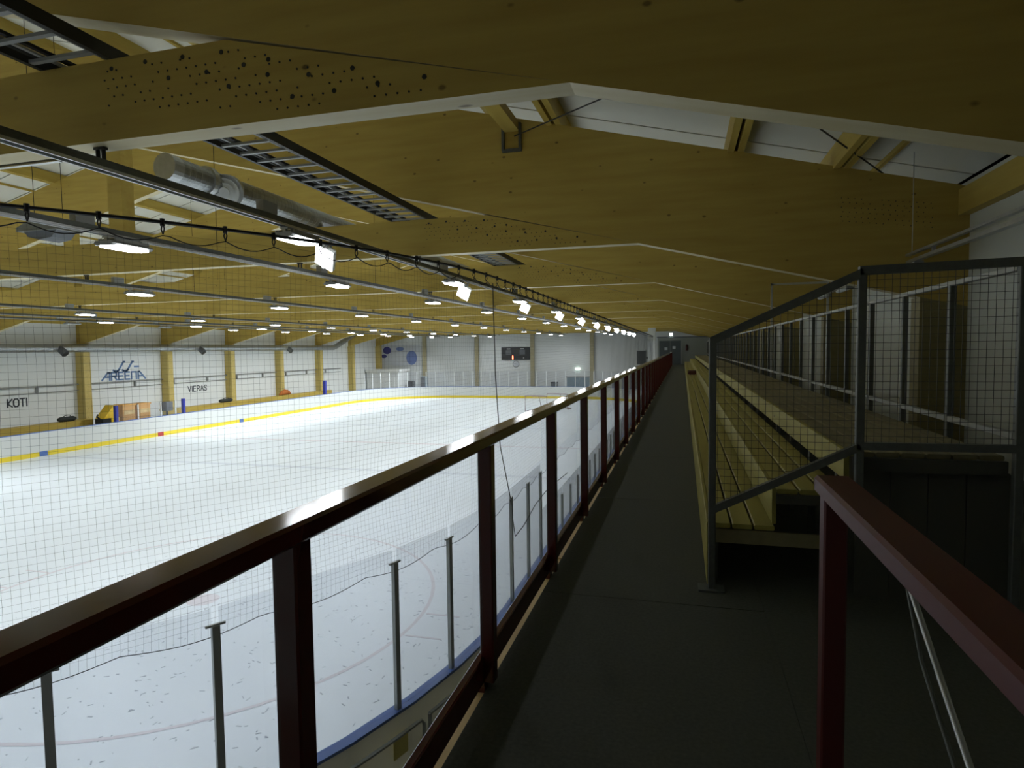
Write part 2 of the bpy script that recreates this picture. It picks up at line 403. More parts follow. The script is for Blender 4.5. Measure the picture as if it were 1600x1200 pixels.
# plexiglass: tall on the curves and ends, low on the seating side
def gpost(x, y, ang, z0, z1, m=GALVP, cap=True):
    k = MB().box((-.03, -.022, z0), (.03, .022, z1))
    if cap: k.box((-.075, -.012, z1-.004), (.075, .012, z1+.012))
    o = k.obj('glass_post', m, boards, (x, y, 0)); o.rotation_euler = (0, 0, ang); return o
WPOST = mat('post_pale', (.72, .75, .74), .45, .1)
near = [(-6.75,.9),(-6.0,1.45),(-5.05,2.3),(-4.17,3.12),(-3.8,4.01-.35),(-2.97,5.68-.35),(-2.71,6.56-.2),(-2.56,7.58),(-2.46,8.57),(-2.44,9.59),(-2.44,10.49)]
def arcpt(y, off=.05):                            # point of the near right curve at given y
    if y >= YN+RC: return (XR+off, y, 0.0)
    a = math.asin(max(-1, (y-(YN+RC))/(RC+off))); return (XR-RC+(RC+off)*cos(a), y, a)
ys = [1.2, 2.1, 3.12, 4.01, 5.66, 6.56, 7.58, 8.57, 9.59, 10.49]
pp = [arcpt(y) for y in ys]
for x, y, a in pp: gpost(x, y, a+pi/2, BT, -.6)
for p, q in zip(pp[:-1], pp[1:]):
    a = Vector((p[0], p[1], BT+.03)); b = Vector((q[0], q[1], BT+.03)); d = (b-a).normalized()*.03; nrm = Vector((d.y, -d.x, 0)).normalized()*.012
    MB().prism([a+d-nrm*.5, b-d-nrm*.5, b-d-nrm*.5+Vector((0,0,1.66)), a+d-nrm*.5+Vector((0,0,1.66))], nrm).obj('glass_pane', GLASS, boards)
y = 10.49
while y < 50.5:
    y2 = y+1.0
    MB().box((XR+.044, y+.03, BT+.03), (XR+.056, y2-.03, -1.28)).obj('glass_pane', GLASS, boards)
    gpost(XR+.05, y2, pi/2, BT, -1.44); y = y2
far_a = []
ca = rink_path(.05)
def far_pt(s):                                    # walk the far end: right curve, back, left curve
    L1 = pi/2*(RC+.05); W2 = (XR-XL)-2*RC
    if s < L1: a = s/(RC+.05); return (XR-RC+(RC+.05)*cos(a), YF-RC+(RC+.05)*sin(a), a)
    if s < L1+W2: return (XR-RC-(s-L1), YF+.05, pi/2)
    a = pi/2+(s-L1-W2)/(RC+.05); return (XL+RC+(RC+.05)*cos(a), YF-RC+(RC+.05)*sin(a), a)
Ltot = pi*(RC+.05)+(XR-XL)-2*RC; nfar = 36
fp = [far_pt(Ltot*k/nfar*.93) for k in range(nfar+1)]
for x, y, a in fp: gpost(x, y, a+pi/2, BT, -.62, WPOST, False)
for p, q in zip(fp[:-1], fp[1:]):
    a = Vector((p[0], p[1], BT+.03)); b = Vector((q[0], q[1], BT+.03)); d = (b-a).normalized()*.03; nrm = Vector((d.y, -d.x, 0)).normalized()*.012
    MB().prism([a+d-nrm*.5, b-d-nrm*.5, b-d-nrm*.5+Vector((0,0,1.5)), a+d-nrm*.5+Vector((0,0,1.5))], nrm).obj('glass_pane', GLASS, boards)
# penalty-box glass with blue padded end posts on the left side
pen = thing('penalty_box_screen', 'low clear screen with white posts and blue padded ends at left boards', 'screen')
for y in (26.9, 31.66): MB().bev((XL-.17, y-.09, BT+.03), (XL+.01, y+.09, -1.24), .02, 2).obj('padded_post', BLUED, pen)
for y in (28.3, 29.9, 31.0): MB().box((XL-.08, y-.03, BT+.03), (XL-.02, y+.03, -1.3)).obj('screen_post', WPOST, pen)
for a, b in ((26.99,28.27),(28.33,29.87),(29.93,30.97),(31.03,31.57)): MB().box((XL-.06, a, BT+.03), (XL-.045, b, -1.3)).obj('glass_pane', GLASS, pen)
t = thing('padded_post', 'lone blue padded post at the far end of the left boards', 'post', (XL-.08, 47.5, 0))
MB().bev((-.12, -.12, BT+.03), (.12, .12, -.95), .02, 2).obj('padding', BLUED, t); MB().box((-.15,-.15,BT+.03),(.15,.15,BT+.06)).obj('base_plate', DARK, t)

# ------------------------------------------------------------------ walkway, edge timber, guard rail
deck = MB()
deck.prism([(-.865,-4.0,-.22),(.47,-4.0,-.22),(.47,2.0,-.22),(WR,2.0,-.22),(WR,58.2,-.22),(-.865,58.2,-.22)], (0,0,.21))
walk = struct('walkway', deck, CONC, label='dark rubber covered walkway between red guard rail and benches')
for k in range(24):
    y0 = -3.98+k*2.6; y1 = min(58.15, y0+2.592)
    MB().box((-.862, y0, -.01), (.465, y1, 0)).obj('rubber_mat', RUBBER, walk)
MB().box((.467, 2.0, -.01), (WR, 58.15, 0)).obj('rubber_mat', RUBBER, walk)
t = thing('edge_board', 'pale timber edge board below the red guard rail', 'board')
for k in range(14): MB().box((-.935, -3.9+k*4.2, -.2), (-.867, .27+k*4.2, -.012)).obj('board_length', TIMB, t)
rail = thing('guard_rail', 'long dark red steel guard rail with glass panes beside the walkway', 'railing')
RY0, RY1 = -2.9, 52.6
MB().bev((-.895, RY0, 1.13), (-.80, RY1, 1.18), .008).obj('top_rail', REDP, rail)
MB().bev((-.905, RY0, .032), (-.868, RY1, .155), .006).obj('bottom_rail', REDP, rail)
pm = MB().bev((-.032,-.032,.035), (.032,.032,1.13), .005, 2).mesh('rail_post', REDP)
pf = MB().box((-.03,-.04,-.012),(.019,.04,.034)).mesh('rail_foot', REDP)
py = [1.235-.03+1.45*k for k in range(-2, 37)]
for y in py: 
    link('rail_post', pm, rail, (-.855, y, 0)); link('rail_foot', pf, rail, (-.885, y, 0))
gm = MB().box((-.003, .035, .165), (.003, 1.415, 1.13)).mesh('glass_pane', GLASS2)
for y in py[:-1]: link('glass_pane', gm, rail, (-.875, y, 0))
# stair rail, lower right
REDS = mat('red_paint_worn', (.085, .012, .009), .42, spec=.35)
r2 = thing('stair_rail', 'dark red steel rail with square post guarding the stair at right', 'railing')
MB().bev((.365, -2.5, 1.13), (.46, 1.93, 1.18), .008).obj('top_rail', REDS, r2)
for y in (1.86, -.6): MB().bev((.372, y-.03, 0), (.432, y+.03, 1.13), .005, 2).obj('rail_post', REDS, r2)
MB().bev((.385, -2.5, .045), (.42, 1.83, .165), .006).obj('bottom_rail', REDS, r2)
t = thing('stair_handrail', 'slim grey steel handrail sloping down beside the red stair rail', 'handrail')
MB().tube([(.452, 1.55, 1.125), (.452, 1.42, 1.05), (.452, 0, .12), (.452,-1.6,-.93)], .006, 8).obj('upper_tube', GALV, t, smooth=True)
MB().tube([(.452, 1.50, 1.125), (.452, 1.35, .93), (.452, 0, .04), (.452,-1.6,-1.0)], .004, 6).obj('lower_tube', GALVD, t, smooth=True)
st = thing('stair', 'dark steel stair going down beside the red stair rail', 'stair')
for k in range(12):
    MB().box((.55, 1.75-.27*(k+1), -.17*(k+1)-.04), (1.85, 1.75-.27*k+.02, -.17*(k+1))).obj('tread', DARK, st)
MB().prism([(.5,1.95,-.2),(.5,-1.5,-2.35),(.5,-1.5,-2.6),(.5,1.95,-.45)], (.04,0,0)).obj('stringer', DARK, st)

# ------------------------------------------------------------------ tiered benches
SY0, SY1 = 4.18, 51.0
stand = thing('bench_stand', 'three tier pine bench stand beside the walkway', 'bench')
segs = [SY0+i*4.683 for i in range(11)]
def planks(x0, x1, n, z, m, name='seat_plank'):
    wd = (x1-x0)/n
    me = MB().bev((.006, .004, z-.03), (wd-.006, 4.679, z), .006).mesh(name, m)
    for i in range(n):
        for s in segs[:-1]: link(name, me, stand, (x0+i*wd, s, 0))
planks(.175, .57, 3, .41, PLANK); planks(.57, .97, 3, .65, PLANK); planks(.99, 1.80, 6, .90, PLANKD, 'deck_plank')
for s in segs[:-1]:
    MB().bev((.155, s+.004, .0), (.18, s+4.679, .415), .004).obj('fascia_board', PLANK, stand)
    MB().bev((.548, s+.004, .425), (.573, s+4.679, .655), .004).obj('fascia_board', PLANK, stand)
    MB().bev((.955, s+.004, .725), (.985, s+4.679, .905), .004).obj('fascia_board', PLANK, stand)
y = SY0+.3
bm_ = MB().box((.975,-.025,.0),(1.02,.025,.87)).mesh('upright', GALVD)
while y < SY1: link('upright', bm_, stand, (0, y, 0)); y += .9
ESIDE = mat('stand_end_board', (.06, .06, .045), .7)
m = MB().box((.19, SY0-.02, .29), (.90, SY0, .375)); m.obj('end_beam', PLANKD, stand)
MB().box((.57, SY0-.02, .56), (.97, SY0, .62)).obj('end_beam', ESIDE, stand)
MB().box((1.0, SY0-.03, .79), (1.80, SY0, .87)).obj('end_beam', ESIDE, stand)
for x0, x1 in ((1.03,1.22),(1.22,1.42),(1.42,1.62),(1.62,1.84)): MB().box((x0+.003, SY0+.03, 0), (x1-.003, SY0+.05, .79)).obj('end_board', ESIDE, stand)
MB().box((.19,SY0+.1,0),(.23,SY0+.14,.38)).obj('upright', GALVD, stand)

# wire mesh end guard across the near end of the benches
g = thing('mesh_guard', 'galvanised frame with wire mesh stepping up the near bench end', 'guard')
GY = 4.1
def sq(a, b, w=.045): return MB().bar(a, b, w, w, (0,1,0))
MB().bev((.16, GY-.022, 0), (.205, GY+.022, 1.60), .004, 2).obj('guard_post', GALVD, g)
MB().bev((.10, GY-.06, 0), (.26, GY+.06, .012), .003, 2).obj('foot_plate', GALVD, g)
MB().bev((.995, GY-.022, 0.6), (1.04, GY+.022, 1.98), .004, 2).obj('guard_post', GALVD, g)
MB().bev((1.80, GY-.022, 0), (1.845, GY+.022, 2.0), .004, 2).obj('guard_post', GALVD, g)
sq((.17, GY, 1.585), (1.02, GY, 1.975), .05).obj('top_rail', GALVD, g); sq((1.0, GY, 1.985), (1.84, GY, 2.0), .05).obj('top_rail', GALVD, g)
sq((.18, GY, .515), (1.02, GY, .945)).obj('lower_rail', GALVD, g); sq((1.0, GY, .95), (1.84, GY, .955)).obj('lower_rail', GALVD, g)
zt = lambda x: 1.585+(x-.17)*.459 if x < 1.02 else 1.985
zb = lambda x: .515+(x-.18)*.512 if x < 1.02 else .95
m = MB(); x = .215
while x < 1.80:
    m.tube([(x, GY, zb(x)), (x, GY, zt(x))], .0017, 4, False); x += .04
z = .55
while z < 1.98:
    xa = .20 if z < 1.59 else .17+(z-1.585)/.459; xb = 1.81 if z > .95 else .18+(z-.515)/.512
    if xb > xa+.02: m.tube([(xa, GY-.003, z), (xb, GY-.003, z)], .0017, 4, False)
    z += .046
m.obj('wire_mesh', DARK, g, kind='stuff')

# back guard rail behind the benches
b = thing('back_rail', 'long galvanised guard rail along the back of the benches', 'railing')
GX = 1.83
MB().bev((GX-.02, 4.15, 1.955), (GX+.02, SY1, 1.99), .004).obj('top_rail', GALVM, b)
MB().bev((GX-.02, 4.15, 1.00), (GX+.02, SY1, 1.04), .004).obj('lower_rail', GALVM, b)
bp = MB().bev((-.022,-.02,.80), (.022,.02,1.955), .004, 2).mesh('rail_post', GALVD)
y = 5.07
while y < SY1: link('rail_post', bp, b, (GX, y, 0)); y += .965
t = thing('bench_bundle', 'dark red folded bundle lying on the bench far along the walkway', 'bundle', (.38, 27.2, .41))
MB().bev((-.16,-.5,0),(.16,.5,.16),.05).obj('cloth', mat('bundle_cloth',(.11,.035,.03),.8), t); MB().box((-.165,-.05,0),(.165,.05,.165)).obj('strap', DARK, t)

# wall lamp tray on the right wall
t = thing('wall_tray', 'twin pale conduit tray hung in front of the right wall', 'cable tray')
MB().box((2.97, -3, 2.66), (3.05, 56, 2.70)).obj('lower_channel', GALV, t); MB().box((2.96, -3, 2.76), (3.02, 56, 2.79)).obj('upper_channel', GALV, t)
spc = MB().box((2.98,-.02,2.70),(3.02,.02,2.76)).mesh('spacer', GALV)
for k in range(20): link('spacer', spc, t, (0, .5+k*2.8, 0))
for k, y in enumerate((3.2, 6.6, 9.67, 13.73, 17.5, 21.5, 25.5, 30, 34, 38.5, 43)):
    MB().tube([(3.0, y, 2.79), (3.0, y, rz(3.0)-.0 + .3)], .006, 5).obj('hanger_rod', GALV, t)
for k in range(4):
    q = thing('tube_lamp', f'unlit white tube lamp under the right wall tray, {ORD[k]} from the viewer', 'lamp', (3.01, 9.9+k*1.75, 2.625), group='tube lamps under the wall tray')
    MB().bev((-.05,-.45,-.03),(.05,.45,.03),.02).obj('casing', WPOST, q); MB().box((-.055,-.48,-.035),(.055,-.45,.03)).obj('end_cap', GREY, q)
t = thing('tube_gate', 'pale square tube gateway standing above the back rail far along', 'gate')
MB().box((1.85, 14.63, .80), (1.89, 14.67, 2.91)).obj('upright', GALV, t); MB().box((1.85, 14.63, 2.87), (3.0, 14.67, 2.91)).obj('crossbar', GALV, t); MB().box((2.96, 14.63, 0), (3.0, 14.67, 2.87)).obj('upright', GALV, t)

# ------------------------------------------------------------------ safety net
net = thing('safety_net', 'dark square mesh safety net hung along the rink side', 'net')
def net_path():
    out = []
    r = RC-.02; cx, cy = XR-RC, YN+RC
    a = -1.36
    while a < 0: out.append((cx+r*cos(a), cy+r*sin(a))); a += .05/r
    y = cy
    while y < 56: out.append((XR-.02, y)); y += .05
    return out
NR = .0007
NP = net_path(); NT, NB = 2.44, -.66
def hem(i): return NB - .06*abs(sin(i*.05*pi/1.05)) 
def wob(i, z):
    s = i*.05; q = 1 if s < 9 else .25; return q*.035*sin(s*.9+z*1.3)+q*.02*sin(s*2.3-z*2.1)
m = MB()
def npnt(i, z, amp=1):
    x, y = NP[i]; j = min(i+1, len(NP)-1); k = max(i-1, 0)
    dx, dy = NP[j][0]-NP[k][0], NP[j][1]-NP[k][1]; L = hypot(dx, dy) or 1
    f = amp*max(0, min(1, (NT-z)/.6))*max(0, min(1, (z-NB)/.6))*wob(i, z)
    return (x-dy/L*f+.012*sin(z*4+i*.02), y+dx/L*f, z)
def ztop(i): return NT - .06*abs(sin(i*.05*pi/.42))
zs = [NB+.05*k for k in range(int((NT-NB)/.05)+1)]
for i in range(len(NP)):
    st_ = 1 if i < 560 else 1
    zz = [hem(i)] + zs[3::8] + [ztop(i)]
    m.tube([npnt(i, z) for z in zz], NR, 3, False)
for z in zs[1:]:
    idx = list(range(0, len(NP), 4))
    m.tube([npnt(i, z) for i in idx], NR, 3, False)
m.obj('net_mesh', CORD, net, kind='stuff')
MB().tube([(*NP[i], 2.53) for i in range(0, len(NP), 6)], .014, 6).obj('top_cable', CABLE, net)
MB().tube([npnt(i, hem(i)) for i in range(0, len(NP), 2)], .0035, 4).obj('bottom_hem', CABLE, net)
MB().tube([npnt(i, ztop(i)) for i in range(0, len(NP))], .0055, 4).obj('scallop_cord', CABLE, net)
hk = MB()
hk.tube([(0,0,2.555),(0,0,2.50)], .018, 6); hk.tube([(0,0,2.52),(.015,0,2.48),(0,0,2.44)], .005, 4)
hk.tube([(0,0,2.52),(-.015,0,2.48),(0,0,2.44)], .005, 4)
hme = hk.mesh('cable_hook', CABLE)
i = 0.0; nh = 0
while i < len(NP):
    k = int(round(i)); link('cable_hook', hme, net, (NP[k][0], NP[k][1], 0)); i += 8.4; nh += 1
k = min(range(len(NP)), key=lambda q: abs(NP[q][1]-8.05))
x, y = NP[k]
MB().tube([(x,y,2.44),(x-.01,y+.1,1.2),(x,y+.25,.2),(-2.385,8.5,-.55),(-2.37,8.7,-1.2),(-2.37,9.2,-1.18),(-2.37,10.0,-1.05),(-2.37,11,-1.0),(-2.37,13,-1.1)], .007, 5).obj('side_rope', CABLE, net)

# ------------------------------------------------------------------ lamp tracks, LED lamps, floodlights
def lamp_light(parent, power, size, sy, spread, loc, rot=None):
    L = bpy.data.lights.new('lamp_light', 'AREA'); L.shape = 'RECTANGLE'; L.size = size; L.size_y = sy
    L.energy = power; L.spread = radians(spread); L.color = (.905, .955, 1.0)
    o = bpy.data.objects.new('lamp_light', L); C.objects.link(o); o.parent = parent; o.location = loc
    if rot: o.rotation_euler = rot
    return o
hs = MB()                                         # lamp body (ribbed aluminium)
hs.bev((-.14,-.30,.02),(.14,.30,.075),.03); 
for k in range(7): hs.box((-.12+.04*k-.006,-.25,.075),(-.12+.04*k+.006,.25,.105))
me_h = hs.mesh('lamp_body', GREY)
dv = [(.14*cos(a), .16*(1 if sin(a) > 0 else -1)+.14*sin(a), 0) for a in [2*pi*(k+.5)/20 for k in range(20)]]
me_dif = MB().prism([(x, y, .012) for x, y, z in dv], (0,0,.015)).mesh('led_diffuser', LED)
br = MB()
br.box((-.02,-.02,.075),(.02,.02,.13)); br.box((-.05,-.025,.115),(.05,.025,.135))
me_b = br.mesh('clamp', GALV)
ldata = {}
def led_lamp(x, y, z, lab, grp, ti, lit=True):
    t = thing('led_lamp', lab, 'lamp', (x, y, z), group=grp)
    link('lamp_body', me_h, t); link('led_diffuser', me_dif if lit else me_du, t)
    for s in (-.24, .24): link('clamp', me_b, t, (0, s, 0))
    if lit: lamp_light(t, LAMP_W[ti], .3, .62, LAMP_SPREAD[ti], (0,0,.004), (0, radians(LAMP_TILT[ti]), 0))
    return t
me_du = MB().prism([(x, y, .012) for x, y, z in dv], (0,0,.015)).mesh('led_diffuser', WPOST)
fl = MB()
fl.prism([(-.13,-.16,0),(.13,-.16,0),(.13,.16,0),(-.13,.16,0)], (0,0,.05)); fl.prism([(-.10,-.12,.05),(.10,-.12,.05),(.10,.12,.05),(-.10,.12,.05)], (0,0,.05))
me_fb = fl.mesh('lamp_body', WPOST); me_fl = MB().box((-.125,-.155,-.012),(.125,.155,-.002)).mesh('lens', REFL)
yk = MB(); yk.box((-.01,-.18,-.02),(.02,-.165,.14)); yk.box((-.01,.165,-.02),(.02,.18,.14)); yk.box((-.01,-.18,.125),(.02,.18,.14))
me_yk = yk.mesh('yoke', GREY)
tracks = [(-4.35, 2.97, 'rightmost lamp track'), (-6.65, 2.97, 'second lamp track from the right'), (-11.55, 2.97, 'middle lamp track'), (-18.9, 2.97, 'fourth lamp track from the right'), (-22.9, 2.97, 'fifth lamp track from the right'), (-25.1, 2.97, 'leftmost lamp track')]
for ti, (x, z, nm) in enumerate(tracks):
    tr = thing('lamp_track', f'long steel channel carrying lamps, {nm}', 'lamp track')
    MB().box((x-.045, -3.5, z+.02), (x+.045, 62.5, z+.085)).obj('channel', GALVD, tr)
    MB().box((x-.05, -3.5, z), (x-.035, 62.5, z+.025)).obj('lip', GALV, tr); MB().box((x+.035, -3.5, z), (x+.05, 62.5, z+.025)).obj('lip', GALV, tr)
    hg = MB(); hg.box((-.035,-.015,.085),(-.02,.015,3.15-z)); hg.box((.02,-.015,.085),(.035,.015,3.15-z)); hg.box((-.05,-.02,3.13-z),(.05,.02,3.15-z))
    hm = hg.mesh('bracket', DARK)
    for y in FR[1:]: link('bracket', hm, tr, (x, y+.1, z))
    LY = [(1.28+5.17*k if ti == 0 else 1.3+4.93*k) for k in range(13 if ti else 12)]
    if ti > 3: LY = [y+(4.65 if ti == 5 else 4.3) for y in LY[:-1]]
    jb = MB().bev((-.045,-.12,.085),(.045,.12,.21),.008).mesh('driver_box', GREY)
    for k, y in enumerate(LY):
        link('driver_box', jb, tr, (x, y-.55, z))
        led_lamp(x, y, z-.14, (f'{"unlit" if ti == 5 and 2 < k < 5 else "lit"} LED lamp, {ORD[k]} of its row, on the {nm}'), f'LED lamps on the {nm}', ti, not (ti == 5 and 2 < k < 5))
        if k and ti: MB().tube([(x, y+1.6, z+.085), (x, y+1.6, rz(x)+.0)], .004, 4).obj('hanger_wire', CABLE, tr)
    if ti == 0:
        FROT = (Vector((-.25, -.75, -.6)).to_track_quat('-Z', 'Y').to_matrix() @ Matrix.Rotation(radians(40), 3, 'Z')).to_euler()
        for k, y in enumerate(LY[1:]):
            t = thing('floodlight', f'tilted white floodlight below the rightmost lamp track, {ORD[k]} in view', 'floodlight', (x+.0, y+.55, z-.24), FROT, 'floodlights below the rightmost lamp track')
            link('lamp_body', me_fb, t); link('lens', me_fl, t); link('yoke', me_yk, t)
            lamp_light(t, FLOOD_W, .22, .28, 110, (0,0,-.016))
t = thing('cross_channel', 'bright zinc channel crossing to the left from the rightmost lamp track', 'channel')
MB().box((-6.5, 4.20, 3.215), (-5.15, 4.23, 3.33)).obj('web', GREYD, t); MB().box((-6.5, 4.20, 3.205), (-5.15, 4.24, 3.215)).obj('bottom_flange', GALV, t)

# ------------------------------------------------------------------ ducts, cable trays, hanging unit
d = thing('spiral_duct', 'fat galvanised spiral duct resting on the collar beams', 'duct')
DX, DZ, DR = -6.28, 3.90, .16
def ribbed(a, b, r, step, axis=Vector((0,1,0))):
    pts, rr = [], []; L = (Vector(b)-Vector(a)).length; dd = (Vector(b)-Vector(a)).normalized(); s = 0
    while s < L-.01:
        pts += [Vector(a)+dd*s, Vector(a)+dd*min(L, s+step*.82), Vector(a)+dd*min(L, s+step*.86), Vector(a)+dd*min(L, s+step*.95)]; rr += [r, r, r*1.018, r*1.018]; s += step
    pts.append(Vector(b)); rr.append(r); return MB().tube(pts, rr, 24)
ribbed((DX,6.6,DZ),(DX,40,DZ),DR,.1).obj('duct_tube', DUCT, d)
MB().tube([(DX,6.52,DZ),(DX,6.68,DZ)], DR*1.06, 24).obj('end_cap', GALV, d)
MB().tube([(DX,7.2,DZ),(DX,7.28,DZ)], DR*1.22, 24).obj('joint_collar', GALV, d)
def nozzle(x, y, z, dirv, parent, sc=1):
    dv_ = Vector(dirv).normalized(); o = Vector((x,y,z))
    k = MB().tube([o, o+dv_*.22*sc], .27*sc, 20); k.tube([o+dv_*.22*sc, o+dv_*.26*sc], [.30*sc,.30*sc], 20)
    n_ = k.obj('nozzle', GALV, parent)
    k = MB()
    for r_, h in ((.24,.30),(.165,.34),(.09,.38)):
        k.tube([o+dv_*.2*sc, o+dv_*h*sc], [r_*sc*.8, r_*sc], 20)
    k.obj('diffuser_ring', WPOST, n_)
nozzle(DX+.04, 7.62, DZ-.03, (.42,-.82,-.36), d, .78)
def cable_tray(x0, x1, z, y0, y1, lab):
    t = thing('cable_tray', lab, 'cable tray')
    for x in (x0, x1): MB().box((x-.02, y0, z), (x+.02, y1, z+.10)).obj('side_rail', DARK, t)
    rg = MB().box((x0, -.02, z+.005), (x1, .02, z+.03)).mesh('rung', GREY)
    y = y0+.2
    while y < y1: link('rung', rg, t, (0, y, 0)); y += .29
    for i, (fx, r, m) in enumerate(((.12,.02,CABLE),(.2,.016,CABLEG),(.3,.022,CABLE),(.86,.024,CABLEG))):
        x = x0+(x1-x0)*fx; rs_ = random.Random(i)
        MB().tube([(x+rs_.uniform(-.012,.012), y0+k*1.3, z+.03+r) for k in range(int((y1-y0)/1.3)+1)], r, 6).obj('cable', m, t)
cable_tray(-4.78, -4.13, 3.745, -2, 40, 'dark ladder cable tray with cables on the collar beams')
GREY2 = mat('grey_olive_casing', (.20, .205, .18), .6)
u = thing('fan_heater', 'grey hanging fan heater with dark grille behind the net at left', 'heater', (-10.7, 8.5, 3.74))
MB().prism([(-.56,-.3,.02),(-.25,-.3,.14),(.45,-.3,.12),(.58,-.3,.0),(.58,-.3,-.06),(-.56,-.3,-.06)], (0,.6,0)).obj('hood', GREY2, u); u.scale = (.8, .8, .8)
MB().prism([(-.42,-.24,-.06),(.50,-.24,-.06),(.30,-.2,-.20),(-.05,-.2,-.24),(-.35,-.2,-.17)], (0,.45,0)).obj('grille', GREYD, u)
for x in (-.4, .4): MB().tube([(x,0,.12),(x,0,4.7)], .006, 4).obj('hanger_rod', CABLE, u)
# wall duct on the left
wd = thing('wall_duct', 'long galvanised air duct along the left wall with elbow', 'duct')
WX, WZ = -32.6, 1.93
ribbed((WX,-4,WZ),(WX,53.6,WZ),.235,.5).obj('duct_tube', DUCT, wd)
MB().tube([(WX,53.6,WZ),(WX+.05,54.1,WZ+.15),(WX+.15,57.6,WZ+1.45)], .24, 16).obj('duct_elbow', DUCT, wd)
for k, y in enumerate((26.0, 36.1, 46.2, 16.0)):
    MB().tube([(WX+.1,y,WZ),(WX+.42,y+.1,WZ-.32)], [.17,.2], 12).obj('nozzle', GREYD, wd)
    MB().tube([(WX+.42,y+.1,WZ-.32),(WX+.46,y+.11,WZ-.36)], [.2,.14], 12).obj('nozzle_mouth', BLACK, wd)
wp = thing('wall_pipe', 'twin thin grey pipes along the left wall below the lettering', 'pipe')
MB().tube([(-33.3,-4,-.13),(-33.3,56,-.13)], .045, 8).obj('pipe_run', GREY, wp); MB().tube([(-33.3,-4,-.47),(-33.3,56,-.47)], .022, 6).obj('pipe_run', GREY, wp)
for k in range(18): MB().box((-33.42,.5+k*3.1,-.5),(-33.27,.58+k*3.1,-.1)).obj('pipe_bracket', GREY, wp)

# ------------------------------------------------------------------ team benches and things on the left
for a, bb, lab in ((8, 27.3, 'long pale timber team bench at left below the word KOTI'), (32.6, 52, 'long pale timber team bench at left below the word VIERAS')):
    t = thing('team_bench', lab, 'bench')
    MB().bev((-32.6, a, -2.12), (-31.9, bb, -2.05), .01).obj('seat_board', PURL, t)
    MB().bev((-31.96, a, -2.4), (-31.9, bb, -2.12), .01).obj('front_board', PURL, t)
    y = a+.3
    while y < bb: MB().box((-32.4, y, ZI-.05), (-32.0, y+.08, -2.12)).obj('bench_leg', GREYD, t); y += 2.2
def bag(x, y, z, L, m, lab, cat='bag', h=.27):
    t = thing('duffel_bag', lab, cat, (x, y, z))
    k = MB(); n = 9
    pts = [(0,-L/2+L*i/(n-1),h/2) for i in range(n)]; rr = [h*.30]+[h*.5]*(n-2)+[h*.30]
    k.tube(pts, rr, 10).obj('bag_body', m, t, smooth=True)
    MB().tube([(.0,-L*.22,h*.97),(.06,-L*.12,h*1.25),(.06,L*.12,h*1.25),(0,L*.22,h*.97)], .02, 5).obj('handle', m, t)
bag(-32.2, 26.0, -2.05, 1.0, BLACKF, 'black duffel bag on the team bench below KOTI')
bag(-32.2, 38.2, -2.05, 1.3, BLACKF, 'black duffel bag on the team bench below VIERAS')
t = thing('cloth_heap', 'orange red heap of clothing on the far team bench', 'clothing', (-32.2, 45.2, -2.05))
k = MB(); k.tube([(0,-.75,.08),(0,-.4,.2),(0,0,.27),(0,.45,.2),(0,.8,.08)], [.05,.18,.24,.18,.06], 9); k.obj('cloth', ORNR, t, smooth=True); MB().tube([(.1,-.3,.35),(.18,.1,.42),(.1,.5,.3)], .05, 6).obj('sleeve', ORNR, t)
t = thing('ice_edger', 'yellow wedge hood machine on dark base behind left boards', 'machine', (-30.7, 27.0, 0))
MB().prism([(-.3,-.35,-1.95),(-.3,.55,-1.95),(-.3,.55,-1.28),(-.3,.30,-1.25)], (.6,0,0)).obj('hood', YEL, t)
MB().box((-.28,-.38,-2.6),(.28,.5,-1.97)).obj('base', BLACK, t); MB().box((.29,.1,-2.35),(.32,.62,-1.95)).obj('side_panel', YEL, t)
MB().tube([(0,-.35,-1.95),(0,-.5,-1.82),(0,-.42,-1.72)], .05, 6).obj('handle', BLACK, t)
for k_, (y, z0, lab) in enumerate(((28.2, -1.3, 'tan orange crate behind the left boards beside the yellow machine'), (29.25, -1.32, 'tan orange crate behind the left boards farther from the yellow machine'))):
    t = thing('crate', lab, 'crate', (-30.6, y, 0), group='tan crates behind the left boards')
    MB().bev((-.3,-.42,-2.6),(.3,.42,z0),.04,2).obj('crate_body', ORNG, t)
    MB().box((.29,-.35,-1.85),(.32,.35,-1.62)).obj('front_label', TIMB, t); MB().bev((-.33,-.45,z0-.06),(.33,.45,z0+.02),.01,2).obj('lid', ORNG, t)
t = thing('speaker_box', 'small dark grey box beyond the penalty screen glass', 'box', (-30.6, 31.2, 0))
MB().bev((-.2,-.25,-1.95),(.2,.25,-1.4),.02,2).obj('casing', GREYD, t); MB().box((-.03,-.03,ZI-.05),(.03,.03,-1.95)).obj('stand', DARK, t)

